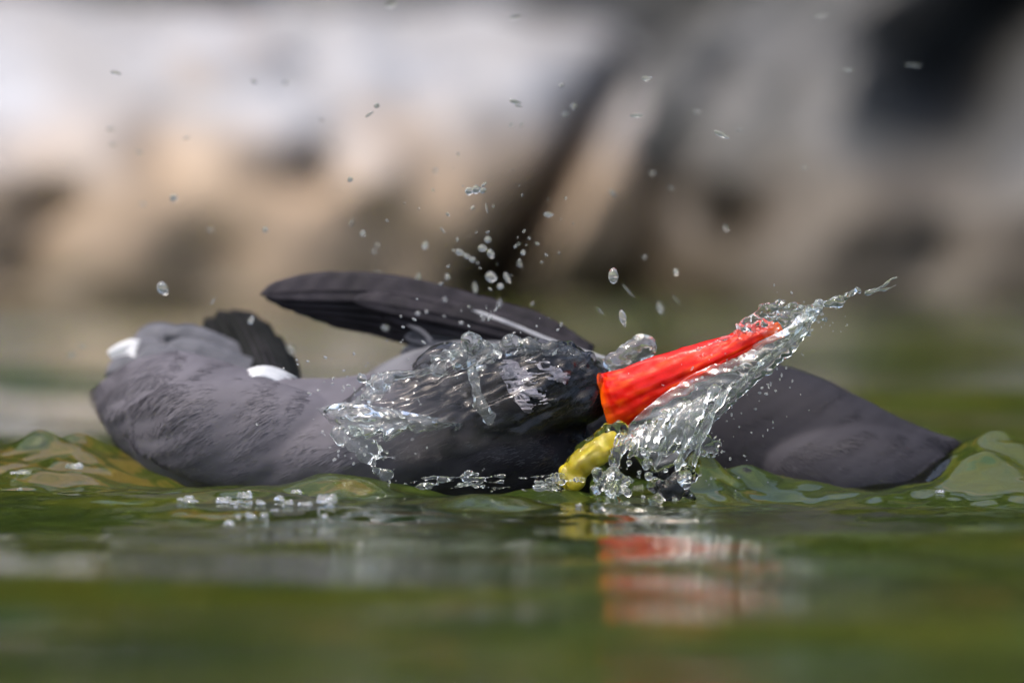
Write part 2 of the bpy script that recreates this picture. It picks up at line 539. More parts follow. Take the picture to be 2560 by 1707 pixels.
# head and neck
hc = P(1345, 990, -.012)
hd = (P(1500, 960, -.016) - P(1200, 1010, -.008)).normalized()
def ell(bm, c, ax, a, b, d, n=30):
    """ellipsoid: half length a along ax, half depth d, half height b"""
    side = Vector((0, 1, 0)); upv = ax.cross(side); upv = -upv if upv.z < 0 else upv
    side = upv.cross(ax)
    vs, rows = [], []
    for i in range(1, n):
        t = math.pi * i / n; row = []
        for k in range(n):
            s = 2 * math.pi * k / n
            row.append(bm.verts.new(c + ax * (-a * math.cos(t)) + (upv * (b * math.sin(s)) + side * (d * math.cos(s))) * math.sin(t)))
        rows.append(row)
    for r0, r1 in zip(rows[:-1], rows[1:]):
        for k in range(n): bm.faces.new((r0[k], r0[(k + 1) % n], r1[(k + 1) % n], r1[k]))
    bm.faces.new(rows[0][::-1]); bm.faces.new(rows[-1])
ell(bm, hc, hd, .0195, .0122, .0135)
ell(bm, P(1420, 1000, -.013), hd, .0140, .0095, .0105)
ell(bm, P(1265, 1030, -.010), Vector((.97, -.1, .2)).normalized(), .0225, .0128, .0148)
ell(bm, P(1180, 1030, -.004), Vector((.95, -.1, .15)).normalized(), .0230, .0130, .0165)
ell(bm, P(1330, 1120, -.006), Vector((1, -.05, -.1)).normalized(), .0215, .0120, .0140)
# far wing: arm and bent wrist at the right
add_raw(bm, loft_raw([sect(*a) for a in (
    (1480, 915, 1150, .040, .012), (1600, 915, 1200, .042, .014), (1740, 905, 1250, .040, .016), (1850, 892, 1275, .038, .018), (1950, 908, 1285, .036, .019),
    (2060, 945, 1290, .034, .019), (2180, 1008, 1280, .032, .017), (2280, 1056, 1255, .030, .012), (2350, 1080, 1180, .030, .006), (2396, 1092, 1112, .030, .0015))], 32, 44))
ell(bm, P(2150, 1185, .022), Vector((1, 0, -.10)).normalized(), .0285, .0150, .0150)
body = fused('body', bm, M['skin'], .0009, 8, tern)
c = get_co(body.data); n = get_no(body.data)
FA = np.array([-.86, .1, -.5]); FA /= np.linalg.norm(FA)
FB = np.array([-.5, 0, .86])
def along(c, fa, fb):
    """coordinates running with the feathers and across them"""
    return np.stack([c @ FA * fa, c[:, 1] * fa, c @ FB * fb], 1)
c = c + n * np.where(c[:, 0] > .045, .35, 1.)[:, None] * (.0007 * snoise(along(c, 14, 34), 1, 5) + .00016 * snoise(along(c, 40, 130), 1, 6))[:, None]
set_co(body.data, c)

def px_of(c):
    """photograph coordinates used only to know which region of the bird a point is on"""
    k = (c[:, 1] - CAM.y) * SENS / LENS / 2560
    return 1280 + c[:, 0] / k

HC, HD = np.array(hc), np.array(hd)
def tone(c):
    x = c[:, 0]; z = c[:, 2]; y = c[:, 1]
    base = np.tile(np.array([.110, .105, .122]), (len(c), 1))
    right = 1 / (1 + np.exp(-(x - .035) / .004))
    base = base * (1 - right[:, None]) + np.array([.026, .025, .030]) * right[:, None]
    lobe = np.exp(-((x - .085) / .030) ** 4 - ((z - .004) / .013) ** 2) * (y < .04)  # lower wing painted lighter, as if lit from low in front
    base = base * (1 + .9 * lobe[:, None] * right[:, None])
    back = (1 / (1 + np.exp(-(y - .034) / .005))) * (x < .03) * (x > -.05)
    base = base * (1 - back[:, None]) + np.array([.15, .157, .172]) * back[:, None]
    # dark grey neck, black cap
    d = c - HC
    neck = np.exp(-((d[:, 0] + .018) / .026) ** 4 - ((d[:, 1]) / .030) ** 4 - ((d[:, 2] + .010) / .030) ** 4)
    base = base * (1 - .72 * neck[:, None])
    al = d @ HD
    cap = 1 / (1 + np.exp(-(al + .012 + .003 * snoise(c, 150, 77)) / .0045)) * (np.abs(d[:, 1]) < .022) * (x < .040) * (z > -.01)
    base = base * (1 - cap[:, None]) + np.array([.008, .008, .010]) * cap[:, None]
    v = 1 + .07 * snoise(along(c, 14, 60), 1, 8) + .05 * snoise(along(c, 60, 240), 1, 9)
    return np.clip(base * v[:, None], .004, 1), cap

def set_tone(me, rgb, name='tone'):
    a = me.attributes.new(name, 'FLOAT_COLOR', 'POINT')
    a.data.foreach_set('color', np.hstack([rgb, np.ones((len(rgb), 1))]).astype(np.float32).ravel())
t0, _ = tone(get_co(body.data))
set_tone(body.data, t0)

# barbs lying on the skin
def barbs(name, count, sel, length, width, lift, m, seed):
    me = body.data
    co = get_co(me)
    nf = len(me.polygons)
    lv = np.empty(len(me.loops), dtype=np.int32); me.loops.foreach_get('vertex_index', lv)
    ls = np.empty(nf, dtype=np.int32); me.polygons.foreach_get('loop_start', ls)
    q0, q1, q2 = co[lv[ls]], co[lv[ls + 1]], co[lv[ls + 2]]
    nn = np.empty(nf * 3); me.polygons.foreach_get('normal', nn); nn = nn.reshape(-1, 3)
    ctr = (q0 + q2) / 2
    ok = sel(ctr, nn)
    cand = np.nonzero(ok)[0]
    r = np.random.default_rng(seed)
    k = cand[r.integers(len(cand), size=count)]
    a, b = r.random(count)[:, None], r.random(count)[:, None]
    root = q0[k] + (q1[k] - q0[k]) * a + (q2[k] - q1[k]) * b
    nrm = nn[k]
    flow = np.tile(np.array([-1., .2, -.5]), (count, 1))
    rw = root[:, 0] > .045
    flow[rw] = np.array([.9, 0, -.45])
    hm = np.linalg.norm(root - HC, axis=1) < .024
    flow[hm] = -HD + np.array([0, 0, -.25])
    sw = snoise(root, (26, 26, 40), seed + 1)
    flow[:, 2] += .14 * sw; flow[:, 0] += .15 * snoise(root, 50, seed + 2)
    flow += r.normal(0, .07, flow.shape)
    flow -= nrm * np.sum(flow * nrm, 1)[:, None]
    flow /= np.maximum(np.linalg.norm(flow, axis=1, keepdims=True), 1e-6)
    side = np.cross(nrm, flow)
    L = (length * r.uniform(.6, 1.3, count))[:, None]; W = (width * r.uniform(.7, 1.3, count))[:, None]
    lf = (lift * r.uniform(.2, 1.5, count))[:, None]
    root = root - nrm * .0003
    mid = root + flow * L * .5 + nrm * L * lf * .5
    tip = root + flow * L + nrm * L * lf * .55
    v = np.stack([root - side * W * .5, root + side * W * .5, mid - side * W * .5, mid + side * W * .5, tip], 1).reshape(-1, 3)
    b0 = np.arange(count)[:, None] * 5
    f = np.concatenate([b0 + [0, 1, 3], b0 + [0, 3, 2], b0 + [2, 3, 4]], 1).reshape(-1, 3)
    m2 = bpy.data.meshes.new(name)
    m2.vertices.add(len(v)); m2.vertices.foreach_set('co', v.ravel())
    m2.loops.add(f.size); m2.loops.foreach_set('vertex_index', f.ravel())
    m2.polygons.add(len(f)); m2.polygons.foreach_set('loop_start', np.arange(0, f.size, 3))
    m2.polygons.foreach_set('use_smooth', np.ones(len(f), bool))
    m2.update(calc_edges=True)
    m2.materials.append(m)
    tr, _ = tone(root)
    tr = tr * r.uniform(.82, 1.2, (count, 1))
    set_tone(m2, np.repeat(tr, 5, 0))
    o = bpy.data.objects.new(name, m2); col.objects.link(o); o.parent = tern
    o['kind'] = 'stuff'
    return o
def is_head(cn):
    d = cn - HC
    return (np.linalg.norm(d * np.array([.8, 1, 1]), axis=1) < .0225)
barbs('plumage', 150000, lambda cn, nn: (cn[:, 2] > -.012) & (nn[:, 1] < .75) & ~is_head(cn),   .0052, .00032, .025, M['barb'], 11)
barbs('crown_plumage', 16000, lambda cn, nn: (cn[:, 2] > -.005) & (nn[:, 1] < .75) & is_head(cn), .0034, .00035, .07, M['wet'], 12)

# flight feathers
def feather(name, pts, wid, m, up=(0, -.35, 1), camber=.12, parent=tern, root_w=.35, tip_round=.9, shaft=True, split=0, asym=.35, seed=0):
    n, k = 36, 9
    cl = spline(pts, n)
    up = np.array(up, float)
    v = []; bar = []
    tl = np.gradient(cl, axis=0); tl /= np.linalg.norm(tl, axis=1, keepdims=True)
    L = np.sum(np.linalg.norm(np.diff(cl, axis=0), axis=1))
    r = np.random.default_rng(seed)
    nick = r.uniform(.96, 1.0, n)
    for i in range(n):
        s = np.cross(tl[i], up); s /= np.linalg.norm(s); nn = np.cross(s, tl[i])
        t = i / (n - 1)
        wv = wid * (root_w + (1 - root_w) * min(1, t / .25)) * (1 if t < tip_round else max(.04, math.sqrt(max(0, 1 - ((t - tip_round) / (1 - tip_round)) ** 2))))
        wv *= nick[i]
        for j in range(k):
            q = j / (k - 1) * 2 - 1
            off = q + asym * (1 - q * q) * 0
            half = wv * (.5 + asym * .5 * (1 if q > 0 else -1))
            p = cl[i] + s * off * half - nn * camber * wid * q * q + nn * .00012 * math.sin(i * 2.1 + j)
            v.append(p); bar.append((t * L + abs(q) * wid * .5, q, 0))
    f = grid_faces(n, k)
    o = mesh_obj(name, v, f, m, parent)
    a = o.data.attributes.new('barb', 'FLOAT_VECTOR', 'POINT')
    a.data.foreach_set('vector', np.array(bar, np.float32).ravel())
    so = o.modifiers.new('t', 'SOLIDIFY'); so.thickness = .0003
    if shaft:
        bm = bmesh.new()
        R = np.linspace(.00045, .00015, n)
        for i in range(0, n - 2, 2):
            capsule(bm, cl[i] + [0, -.0003, .0004], cl[i + 2] + [0, -.0003, .0004], R[i], R[i + 2], 6)
        bm_obj('shaft', bm, M['quill_dark'], o)
    return o

# primaries of the far wing, swept back over the body with the tip at the left
def prim(tipx, tipy, midx, midy, rx, ry, Y, wpx, m, **kw):
    pts = [P(rx, ry, Y - .006), P((rx * 2 + midx) / 3, (ry * 2 + midy) / 3 - 8, Y - .004), P(midx, midy, Y), P((midx + tipx) / 2, (midy + tipy) / 2 - 10, Y + .003), P(tipx, tipy, Y + .004)]
    return feather('primary_feather', pts, wpx * PX, m, up=(0, -1, .45), **kw)
spec = [(650, 735, 1010, 742, 1480, 880, .050, 84, 'quill_dark'), (664, 747, 1010, 764, 1460, 888, .0515, 86, 'quill_dark'),
        (690, 760, 1010, 786, 1430, 895, .053, 86, 'quill_dark'), (725, 772, 1015, 806, 1400, 900, .0545, 86, 'quill_dark'),
        (765, 786, 1020, 824, 1370, 905, .056, 82, 'quill_dark'), (810, 802, 1030, 840, 1340, 908, .0575, 78, 'quill_dark')]
for i, a in enumerate(spec):
    prim(*a[:8], M[a[8]], seed=i, camber=.02, tip_round=.72)
for i, (tx, ty, mx, my, rx, ry, Y, wp, mm) in enumerate(((880, 748, 1160, 800, 1470, 885, .046, 70, 'quill_dark'), (960, 790, 1200, 832, 1450, 893, .047, 70, 'quill_dark'),
        (1010, 842, 1200, 862, 1430, 902, .0475, 66, 'quill_grey'), (1000, 880, 1180, 885, 1400, 910, .048, 60, 'quill_grey'))):
    pts = [P(rx, ry, Y - .004), P(mx, my, Y), P(tx, ty, Y + .003)]
    feather('covert_feather', pts, wp * PX, M[mm], up=(0, -1, .45), seed=40 + i, tip_round=.7, camber=.06)
# pale leading edge of the hand
feather('leading_edge_feather', [P(1560, 908, .034), P(1480, 886, .037), P(1380, 853, .039), P(1270, 808, .041), P(1180, 775, .043)], 10 * PX, M['quill_pale'], up=(0, -1, .5), seed=60, shaft=False)
feather('curled_feather', [P(1020, 812, .044), P(1055, 826, .043), P(1078, 850, .042), P(1088, 880, .042)], 12 * PX, M['quill_grey'], up=(0, -1, .2), seed=61, shaft=False)

# raised secondaries of the near wing, behind the back, with their white tips
for i, (pts, wpx, mm) in enumerate((
        ([(700, 960), (560, 905), (430, 858), (330, 852)], 90, 'quill_grey'), ([(640, 965), (500, 925), (380, 892), (285, 888)], 90, 'quill_grey'),
        ([(720, 975), (600, 905), (500, 860), (410, 838)], 80, 'quill_grey'), ([(560, 985), (450, 950), (340, 930), (262, 935)], 80, 'quill_grey'), ([(690, 970), (590, 932), (500, 900), (400, 880)], 95, 'quill_grey'), ([(640, 975), (520, 945), (420, 915), (330, 905)], 90, 'quill_grey'))):
    feather('secondary_feather', [P(x, y, .088 - .005 * i) for x, y in pts], wpx * PX, M[mm], up=(.2, -1, .45), seed=80 + i, camber=.2, tip_round=.75)
for k in range(4):
    feather('white_tip', [P(350 - 4 * k, 852 + 12 * k, .079 - .001 * k), P(308, 866 + 9 * k, .079), P(268 + 4 * k, 884 + 6 * k, .080)], (20 + 3 * (k % 2)) * PX, M['white'], up=(.2, -1, .5), seed=90 + k, shaft=False, tip_round=.55, camber=.1, root_w=.3)
for k in range(4):
    feather('white_tip', [P(742 - 6 * k, 944 + 6 * k, .030 - .004 * k), P(668 - 3 * k, 920 + 6 * k, .027 - .004 * k), P(606 + 7 * k, 930 + 4 * k, .027 - .004 * k)], 12 * PX, M['white'], up=(.1, -1, .7), seed=95 + k, shaft=False, tip_round=.55, camber=.1, root_w=.3)
# black tail, cocked up
for i, (bx, by, tx, ty) in enumerate(((640, 950, 512, 795), (650, 950, 545, 775), (665, 950, 580, 772), (680, 950, 612, 790), (700, 955, 640, 825), (715, 958, 668, 868))):
    Y = .098 - .003 * i
    feather('tail_feather', [P(bx, by, Y - .03), P((bx + tx) / 2 + 6, (by + ty) / 2, Y - .012), P(tx, ty, Y)], 86 * PX, M['quill_black'], up=(.25, -1, .2), seed=100 + i, tip_round=.8, camber=.12)

# beak: one wedge, the line where the mandibles close is a shallow groove
def beak():
    n, k = 70, 56
    top = spline([(1486, 936), (1530, 928), (1630, 894), (1790, 845), (1890, 815), (1944, 803)], n)
    bot = spline([(1528, 1092), (1572, 1072), (1630, 1034), (1730, 972), (1850, 902), (1964, 838)], n)
    red, org, dk = np.array([.60, .005, .001]), np.array([.88, .13, .002]), np.array([.40, .004, .001])
    v, tn = [], []
    for i in range(n):
        t = i / (n - 1)
        Y = -.017 - .016 * t
        a, b = P(*top[i], Y), P(*bot[i], Y)
        hh = (a - b).length / 2
        cc = (a + b) / 2; upv = (a - b).normalized()
        dep = hh * .60
        for j in range(k):
            s = 2 * math.pi * j / k
            cs, sn = math.cos(s), math.sin(s)
            seam = -.28 + .12 * math.sin(t * 4)
            gr = math.exp(-((sn - seam) / .07) ** 2) * min(1, t / .05)
            d = dep * abs(cs) ** .85 * (1 - .10 * gr) * (1 - .22 * max(0, sn))
            v.append(cc + upv * (hh * sn) + Vector((0, 1, 0)) * (d if cs > 0 else -d))
            e0 = max(0, 1 - t / .10); e1 = min(1, max(0, (t - .88) / .10))
            lo = 1 / (1 + math.exp((sn - seam) / .06))
            base = red * (1 - .6 * lo) + dk * .6 * lo
            base = base * (1 - .35 * lo * max(0, 1 - t / .3)) + org * .35 * lo * max(0, 1 - t / .3)
            m = min(1, max(e0 * .95, e1))
            tn.append(base * (1 - m) + org * m)
    f = grid_faces(n, k, 0, True)
    f.append(tuple(range(k - 1, -1, -1))); f.append(tuple(range((n - 1) * k, n * k)))
    o = mesh_obj('beak', v, f, M['beak'], tern)
    c = get_co(o.data); nn = get_no(o.data)
    set_co(o.data, c + nn * (.00022 * snoise(c, (70, 200, 240), 31) + .00010 * snoise(c, 500, 32))[:, None])
    tn = np.array(tn)
    uv = np.stack([np.repeat(np.linspace(0, 1, n), k) * 2.2, np.tile(np.cos(np.linspace(0, 2 * math.pi, k, endpoint=False)), n) * .6, np.tile(np.sin(np.linspace(0, 2 * math.pi, k, endpoint=False)), n) * 2.4], 1)
    d1 = np.clip(.30 * snoise(uv, 1, 201) + .18 * snoise(uv, 3, 202), 0, .6)[:, None]
    d2 = np.clip(.22 * snoise(uv, 1.4, 203) + .2 * snoise(uv, 4, 204) - .05, 0, .5)[:, None]
    tn = tn * (1 - d1) + np.array([.30, .001, .004]) * d1
    tn = tn * (1 - d2) + org * d2
    set_tone(o.data, tn)
beak()

# yellow wattle at the gape
bm = bmesh.new()
wp = [Q(*a) for a in ((1402, 1018, -.030), (1385, 1032, -.032), (1362, 1050, -.033), (1338, 1070, -.033), (1320, 1088, -.032), (1306, 1104, -.030))]
wr = [.0022, .0033, .0035, .0033, .0030, .0022]
for (a, b, r0, r1) in zip(wp[:-1], wp[1:], wr[:-1], wr[1:]): capsule(bm, a, b, r0, r1, 14)
capsule(bm, Q(1300, 1082, -.031), Q(1322, 1104, -.033), .0022, .0030, 12)
wt = fused('gape_wattle', bm, M['wattle'], .0004, 5, tern)
c = get_co(wt.data); set_co(wt.data, c + get_no(wt.data) * (.00022 * snoise(c, 120, 14))[:, None])

# ------------------------------------------------------------------ splashes of clear water
def splash(name, label, caps, voxel=.0005, amp=.0004, freq=(180, 180, 180), seed=1, it=5, m='splash'):
    """caps: (x, y, Y, r) chains in view coordinates, r in view pixels"""
    bm = bmesh.new()
    for ch in caps:
        if len(ch) == 1: ch = [ch[0], (ch[0][0] + 1, ch[0][1], ch[0][2], ch[0][3])]
        for a, b in zip(ch[:-1], ch[1:]):
            capsule(bm, Q(*a[:3]), Q(*b[:3]), a[3] * PX * 1.0884, b[3] * PX * 1.0884, 12)
    o = fused(name, bm, M[m], voxel, it)
    c = get_co(o.data)
    set_co(o.data, c + get_no(o.data) * (amp * snoise(c, freq, seed) + .4 * amp * snoise(c, np.array(freq) * 2.6, seed + 1))[:, None])
    return tag(o, label, 'splash', 'splashes thrown up by the bird')

def rnd_chain(r, x, y, Y, dx, dy, n, r0, r1, wob):
    ch = []
    for i in range(n):
        t = i / (n - 1)
        ch.append((x + dx * t + r.uniform(-wob, wob), y + dy * t + r.uniform(-wob, wob), Y + r.uniform(-.0015, .0015), (r0 + (r1 - r0) * t) * r.uniform(.65, 1.35)))
    return ch
R = random.Random(5)

def sheet(name, label, edge_a, edge_b, Ya, Yb, thick, amp, freq, seed, nu=130, nv=60, tilt=0, tuck=0):
    """a thin curved film between two edges given in view coordinates, with real thickness"""
    A = spline([(x, y, 0) for x, y in edge_a], nu); B = spline([(x, y, 0) for x, y in edge_b], nu)
    front, back = [], []
    for i in range(nu):
        for j in range(nv):
            s = j / (nv - 1)
            x = A[i, 0] * (1 - s) + B[i, 0] * s; y = A[i, 1] * (1 - s) + B[i, 1] * s
            bow = math.sin(math.pi * s)
            Y = (Ya * (1 - s) + Yb * s) + tilt * i / nu - .0018 * bow + tuck * abs(2 * i / nu - 1) ** 3
            q = Q(x, y, Y); front.append(q)
    fr = np.array([list(q) for q in front])
    n1 = snoise(fr, freq, seed) + .5 * snoise(fr, np.array(freq) * 2.3, seed + 1)
    n2 = snoise(fr, freq, seed + 2) + .5 * snoise(fr, np.array(freq) * 2.3, seed + 3)
    s = np.tile(np.linspace(0, 1, nv), nu); u = np.repeat(np.linspace(0, 1, nu), nv)
    th = thick * (.5 + 1.0 * np.exp(-((1 - s) / .10) ** 2)) * np.clip(np.minimum(u, 1 - u) / .05, .1, 1) * np.clip((1 - s) / .03, .15, 1)
    rag = snoise(np.stack([u * .12, s * 0, u * 0], 1), 60, seed + 5) * (s > .8) * .0010
    fr2 = fr.copy(); bk = fr.copy()
    fr2[:, 1] -= th + amp * n1; bk[:, 1] += th + amp * n2
    for q in (fr2, bk): q[:, 0] += rag; q[:, 2] += rag * .8
    N = nu * nv
    f = [t[::-1] for t in grid_faces(nu, nv)] + grid_faces(nu, nv, N)
    ring = [i * nv for i in range(nu)] + [(nu - 1) * nv + j for j in range(1, nv)] + [i * nv + nv - 1 for i in range(nu - 2, -1, -1)] + [j for j in range(nv - 2, 0, -1)]
    for a, b in zip(ring, ring[1:] + ring[:1]): f.append((a, b, b + N, a + N))
    o = mesh_obj(name, np.vstack([fr2, bk]), f, M['splash'])
    bm = bmesh.new(); bm.from_mesh(o.data); bmesh.ops.recalc_face_normals(bm, faces=bm.faces); bm.to_mesh(o.data); bm.free()
    o.data.polygons.foreach_set('use_smooth', [True] * len(o.data.polygons))
    return tag(o, label, 'splash', 'splashes thrown up by the bird')

# the veil hanging from the beak
sheet('water_veil', 'thin silvery veil of water hanging from underside of the red beak',
      [(1420, 1000), (1480, 940), (1570, 872), (1660, 825), (1740, 785), (1805, 752), (1835, 722)],
      [(1490, 1090), (1560, 1065), (1600, 1000), (1680, 915), (1765, 835), (1850, 765), (1880, 705)],
      -.0275, -.0285, .0009, .0007, (80, 60, 130), 61, 150, 70, -.008)
# rope running along the veil's free edge
ch = [(1560, 1062, -.031, 9), (1600, 1002, -.031, 10), (1640, 957, -.032, 11), (1685, 912, -.033, 12), (1730, 868, -.034, 13), (1775, 828, -.035, 14), (1815, 793, -.036, 15), (1850, 758, -.036, 14), (1872, 720, -.036, 12), (1882, 700, -.036, 7)]
caps = [ch, [(a[0] - 13, a[1] - 6, a[2] - .001, 7) for a in ch[1:9]]]
for i in range(9):
    k = 4 + int(R.random() * 5); a = ch[k]
    caps.append([(a[0] + R.uniform(-10, 14), a[1] + R.uniform(-6, 14), a[2] + R.uniform(-.002, .002), R.uniform(4, 8))])
splash('water_rope', 'bright silvery rope of water edging the veil below the beak', caps, .0004, .0004, (150, 150, 150), seed=3)
# crest flung off the tip
caps = []
for i in range(18):
    caps.append(rnd_chain(R, R.uniform(1700, 1800), R.uniform(735, 775) - 0, -.033, R.uniform(30, 90), R.uniform(-55, -15), 4, R.uniform(5, 9), 3.0, 6))
for i in range(16):
    caps.append(rnd_chain(R, R.uniform(1740, 1830), R.uniform(705, 745), -.033, R.uniform(20, 70), R.uniform(-30, 12), 4, R.uniform(5, 9), 3, 6))
caps.append(rnd_chain(R, 1800, 735, -.033, 175, -68, 9, 13, 7, 5)); caps.append(rnd_chain(R, 1690, 770, -.032, 90, -70, 6, 6, 6, 5))
caps.append(rnd_chain(R, 1600, 800, -.031, 110, -38, 6, 3, 5, 3))
splash('tip_spray', 'ragged crest of water flung off the tip of the red beak', caps, .0004, .0004, (260, 260, 260), seed=9, it=3)
splash('tip_streamer', 'thin torn streamer of water flying beyond the beak tip spray', [rnd_chain(R, 1992, 676, -.033, 70, -42, 6, 6, 3, 3), rnd_chain(R, 2015, 668, -.033, 40, -12, 4, 4, 2.5, 3)], .0004, .0003, seed=12)
# curtain falling from the throat and the underside of the beak
caps = []
for i in range(34):
    t = i / 33 + R.uniform(-.03, .03)
    x0, y0 = 1425 + 265 * t, 1000 - 128 * t + R.uniform(-6, 6)
    x1, y1 = 1400 + 190 * t + R.uniform(-12, 12), 1085 - 18 * t + R.uniform(-15, 25)
    f = R.uniform(.55, 1)
    cx_, cy_ = x0 * .35 + x1 * .65, y0 * .62 + y1 * .38
    c_ = []
    for k in range(9):
        u = k / 8 * f
        c_.append(((1 - u) ** 2 * x0 + 2 * u * (1 - u) * cx_ + u * u * x1, (1 - u) ** 2 * y0 + 2 * u * (1 - u) * cy_ + u * u * y1,
                   -.033 - .004 * t + R.uniform(-.0006, .0006) - .003 * math.sin(3 * u), R.uniform(2.5, 6.5)))
    caps.append(c_)
for i in range(12): caps.append([(R.uniform(1420, 1580), R.uniform(1040, 1110), -.038, R.uniform(4, 9))])
splash('water_curtain', 'streaky curtain of water pouring from the throat beside yellow wattle', caps, .00042, .0003, (200, 200, 110), seed=15, it=4)
# blob between the veil and far wing
splash('water_lump', 'small foamy lump of water in front of the grey far wing', [[(1600 + R.uniform(0, 48), 1000 + R.uniform(-4, 38), -.026, R.uniform(6, 12))] for _ in range(16)] + [[(1588, 1018, -.026, 6), (1640, 1020, -.026, 9)]], .0004, .0004, seed=17)
# two fat beads behind the beak base
splash('water_bead', 'two fat joined water beads rising behind the base of the beak', [[(1408, 832, -.012, 24)], [(1435, 828, -.012, 22)], [(1430, 815, -.012, 20), (1474, 790, -.011, 26)], [(1482, 795, -.011, 29)], [(1455, 812, -.012, 24)]], .0005, .0004, (110, 110, 110), seed=19)
# film over the crown
caps = []
for i in range(12):
    t = i / 11
    caps.append([(1060 + 250 * t, 838 - 42 * math.sin(math.pi * (t * .8 + .08)), -.016 + R.uniform(-.003, .003), R.uniform(16, 27))])
for i in range(12):
    caps.append([(R.uniform(1045, 1225), R.uniform(782, 835), -.017 + R.uniform(-.005, .006), R.uniform(12, 25))])
for i in range(8):
    caps.append(rnd_chain(R, R.uniform(1050, 1240), R.uniform(775, 815), -.016, R.uniform(-12, 25), R.uniform(-22, -8), 4, 7, 2.5, 3))
caps.append([(1225, 800, -.014, 16), (1290, 835, -.017, 13), (1350, 862, -.018, 9)])
splash('crown_splash', 'lumpy glassy cap of water bursting over the black crown', caps, .00045, .0007, (110, 110, 110), seed=23, it=7)
def head_film():
    """one continuous sheet sliding over crown, cheek and neck"""
    bm = bmesh.new()
    ell(bm, hc + Vector((-.0012, -.0005, .0013)), hd, .0216, .0146, .0158, 40)
    ell(bm, P(1070, 1050, -.010), Vector((.97, -.03, .10)).normalized(), .0270, .0150, .0212, 40)
    ell(bm, P(1230, 1010, -.012), Vector((.97, -.1, .22)).normalized(), .0240, .0165, .0172, 40)
    ell(bm, P(1160, 915, -.014), Vector((.98, 0, .1)).normalized(), .0150, .0060, .0080, 30)
    o = fused('head_film', bm, M['film'], .0006, 10)
    c = get_co(o.data)
    tw = np.stack([c @ np.array([.93, 0, .36]), c[:, 1], c @ np.array([-.36, 0, .93])], 1)
    set_co(o.data, c + get_no(o.data) * (.0009 * snoise(tw, (45, 70, 95), 75) + .0005 * snoise(tw, (80, 150, 260), 76) + .00015 * snoise(tw, (200, 300, 600), 78))[:, None])
    o.data.polygons.foreach_set('use_smooth', [True] * len(o.data.polygons))
    return tag(o, 'glassy streaked sheet of water sliding over the black head and neck', 'splash', 'splashes thrown up by the bird')
head_film()
def crown_highlight():  # added pale metal patch, the crown's highlight built as a mesh
    """silvery patch where air is trapped between the wet crown feathers and the water"""
    m, nt, b = mat('crown_sheen')
    b.inputs['Base Color'].default_value = (.36, .35, .41, 1); b.inputs['Metallic'].default_value = .8; b.inputs['Roughness'].default_value = .30
    bump(nt, b, nz(nt, 260, 5, coords(nt, .6, 1, 2.6)), 1, .0035)
    n = 260
    side = Vector((0, 1, 0)); upv = hd.cross(side); upv = -upv if upv.z < 0 else upv; side = upv.cross(hd)
    v, keep = [], []
    a, bb, d = .0200, .0129, .0142
    for i in range(1, n):
        t = math.pi * i / n
        for k in range(n):
            q = 2 * math.pi * k / n
            v.append(hc + Vector((.001, -.0005, .0006)) + hd * (-a * math.cos(t)) + (upv * (bb * math.sin(q)) + side * (d * math.cos(q))) * math.sin(t))
    c = np.array([list(p) for p in v])
    nse = snoise(c, (120, 100, 160), 91) + 1.1 * snoise(c, (170, 170, 900), 92, 24) + .6 * snoise(c, (400, 300, 1500), 93, 24)
    def reg(x, y, rx, ry):
        p = Q(x, y, hc.y - .011); sx = PX * 1.0884
        return 1 - ((c[:, 0] - p.x) / (rx * sx)) ** 2 - ((c[:, 2] - p.z) / (ry * sx)) ** 2
    f = np.maximum(reg(1175, 900, 92, 68), reg(1225, 862, 100, 22)) - .42 + .34 * nse
    ok = (f > 0) & (c[:, 1] < hc.y)
    fc = [q for q in grid_faces(n - 1, n, 0, True) if all(ok[i] for i in q)]
    used = sorted({i for q in fc for i in q}); mp = {o: i for i, o in enumerate(used)}
    o = mesh_obj('crown_highlight', [v[i] for i in used], [tuple(mp[i] for i in q) for q in fc], m, tern)
    so = o.modifiers.new('t', 'SOLIDIFY'); so.thickness = .0002; so.offset = -1
    o['label'] = 'silvery added patch imitating the sky highlight on the wet black crown'
crown_highlight()
# stream running down the side of the head
splash('head_stream', 'rounded stream of water running down behind the eye', [[(1085, 850, -.026, 12), (1092, 885, -.027, 12), (1100, 915, -.028, 13), (1112, 940, -.029, 15), (1122, 965, -.029, 14)], [(1092, 930, -.028, 9), (1130, 955, -.029, 10)]], .0004, .0004, seed=27)
# knotted rope from the crown to the back
caps = [[(1045, 822, -.016, 14), (1020, 838, -.017, 12), (1012, 852, -.018, 15), (985, 852, -.018, 8), (945, 860, -.019, 8), (905, 862, -.019, 11), (880, 868, -.02, 13), (862, 885, -.02, 16), (872, 905, -.021, 17), (855, 918, -.021, 12), (835, 912, -.021, 9)]]
for i in range(20): caps.append([(R.uniform(825, 890), R.uniform(858, 928), -.02 + R.uniform(-.003, .003), R.uniform(5, 11))])
for i in range(10): caps.append([(R.uniform(990, 1050), R.uniform(805, 862), -.018, R.uniform(6, 12))])
splash('water_strand', 'knotted cord of water trailing from the crown over grey back', caps, .0004, .0004, seed=29)
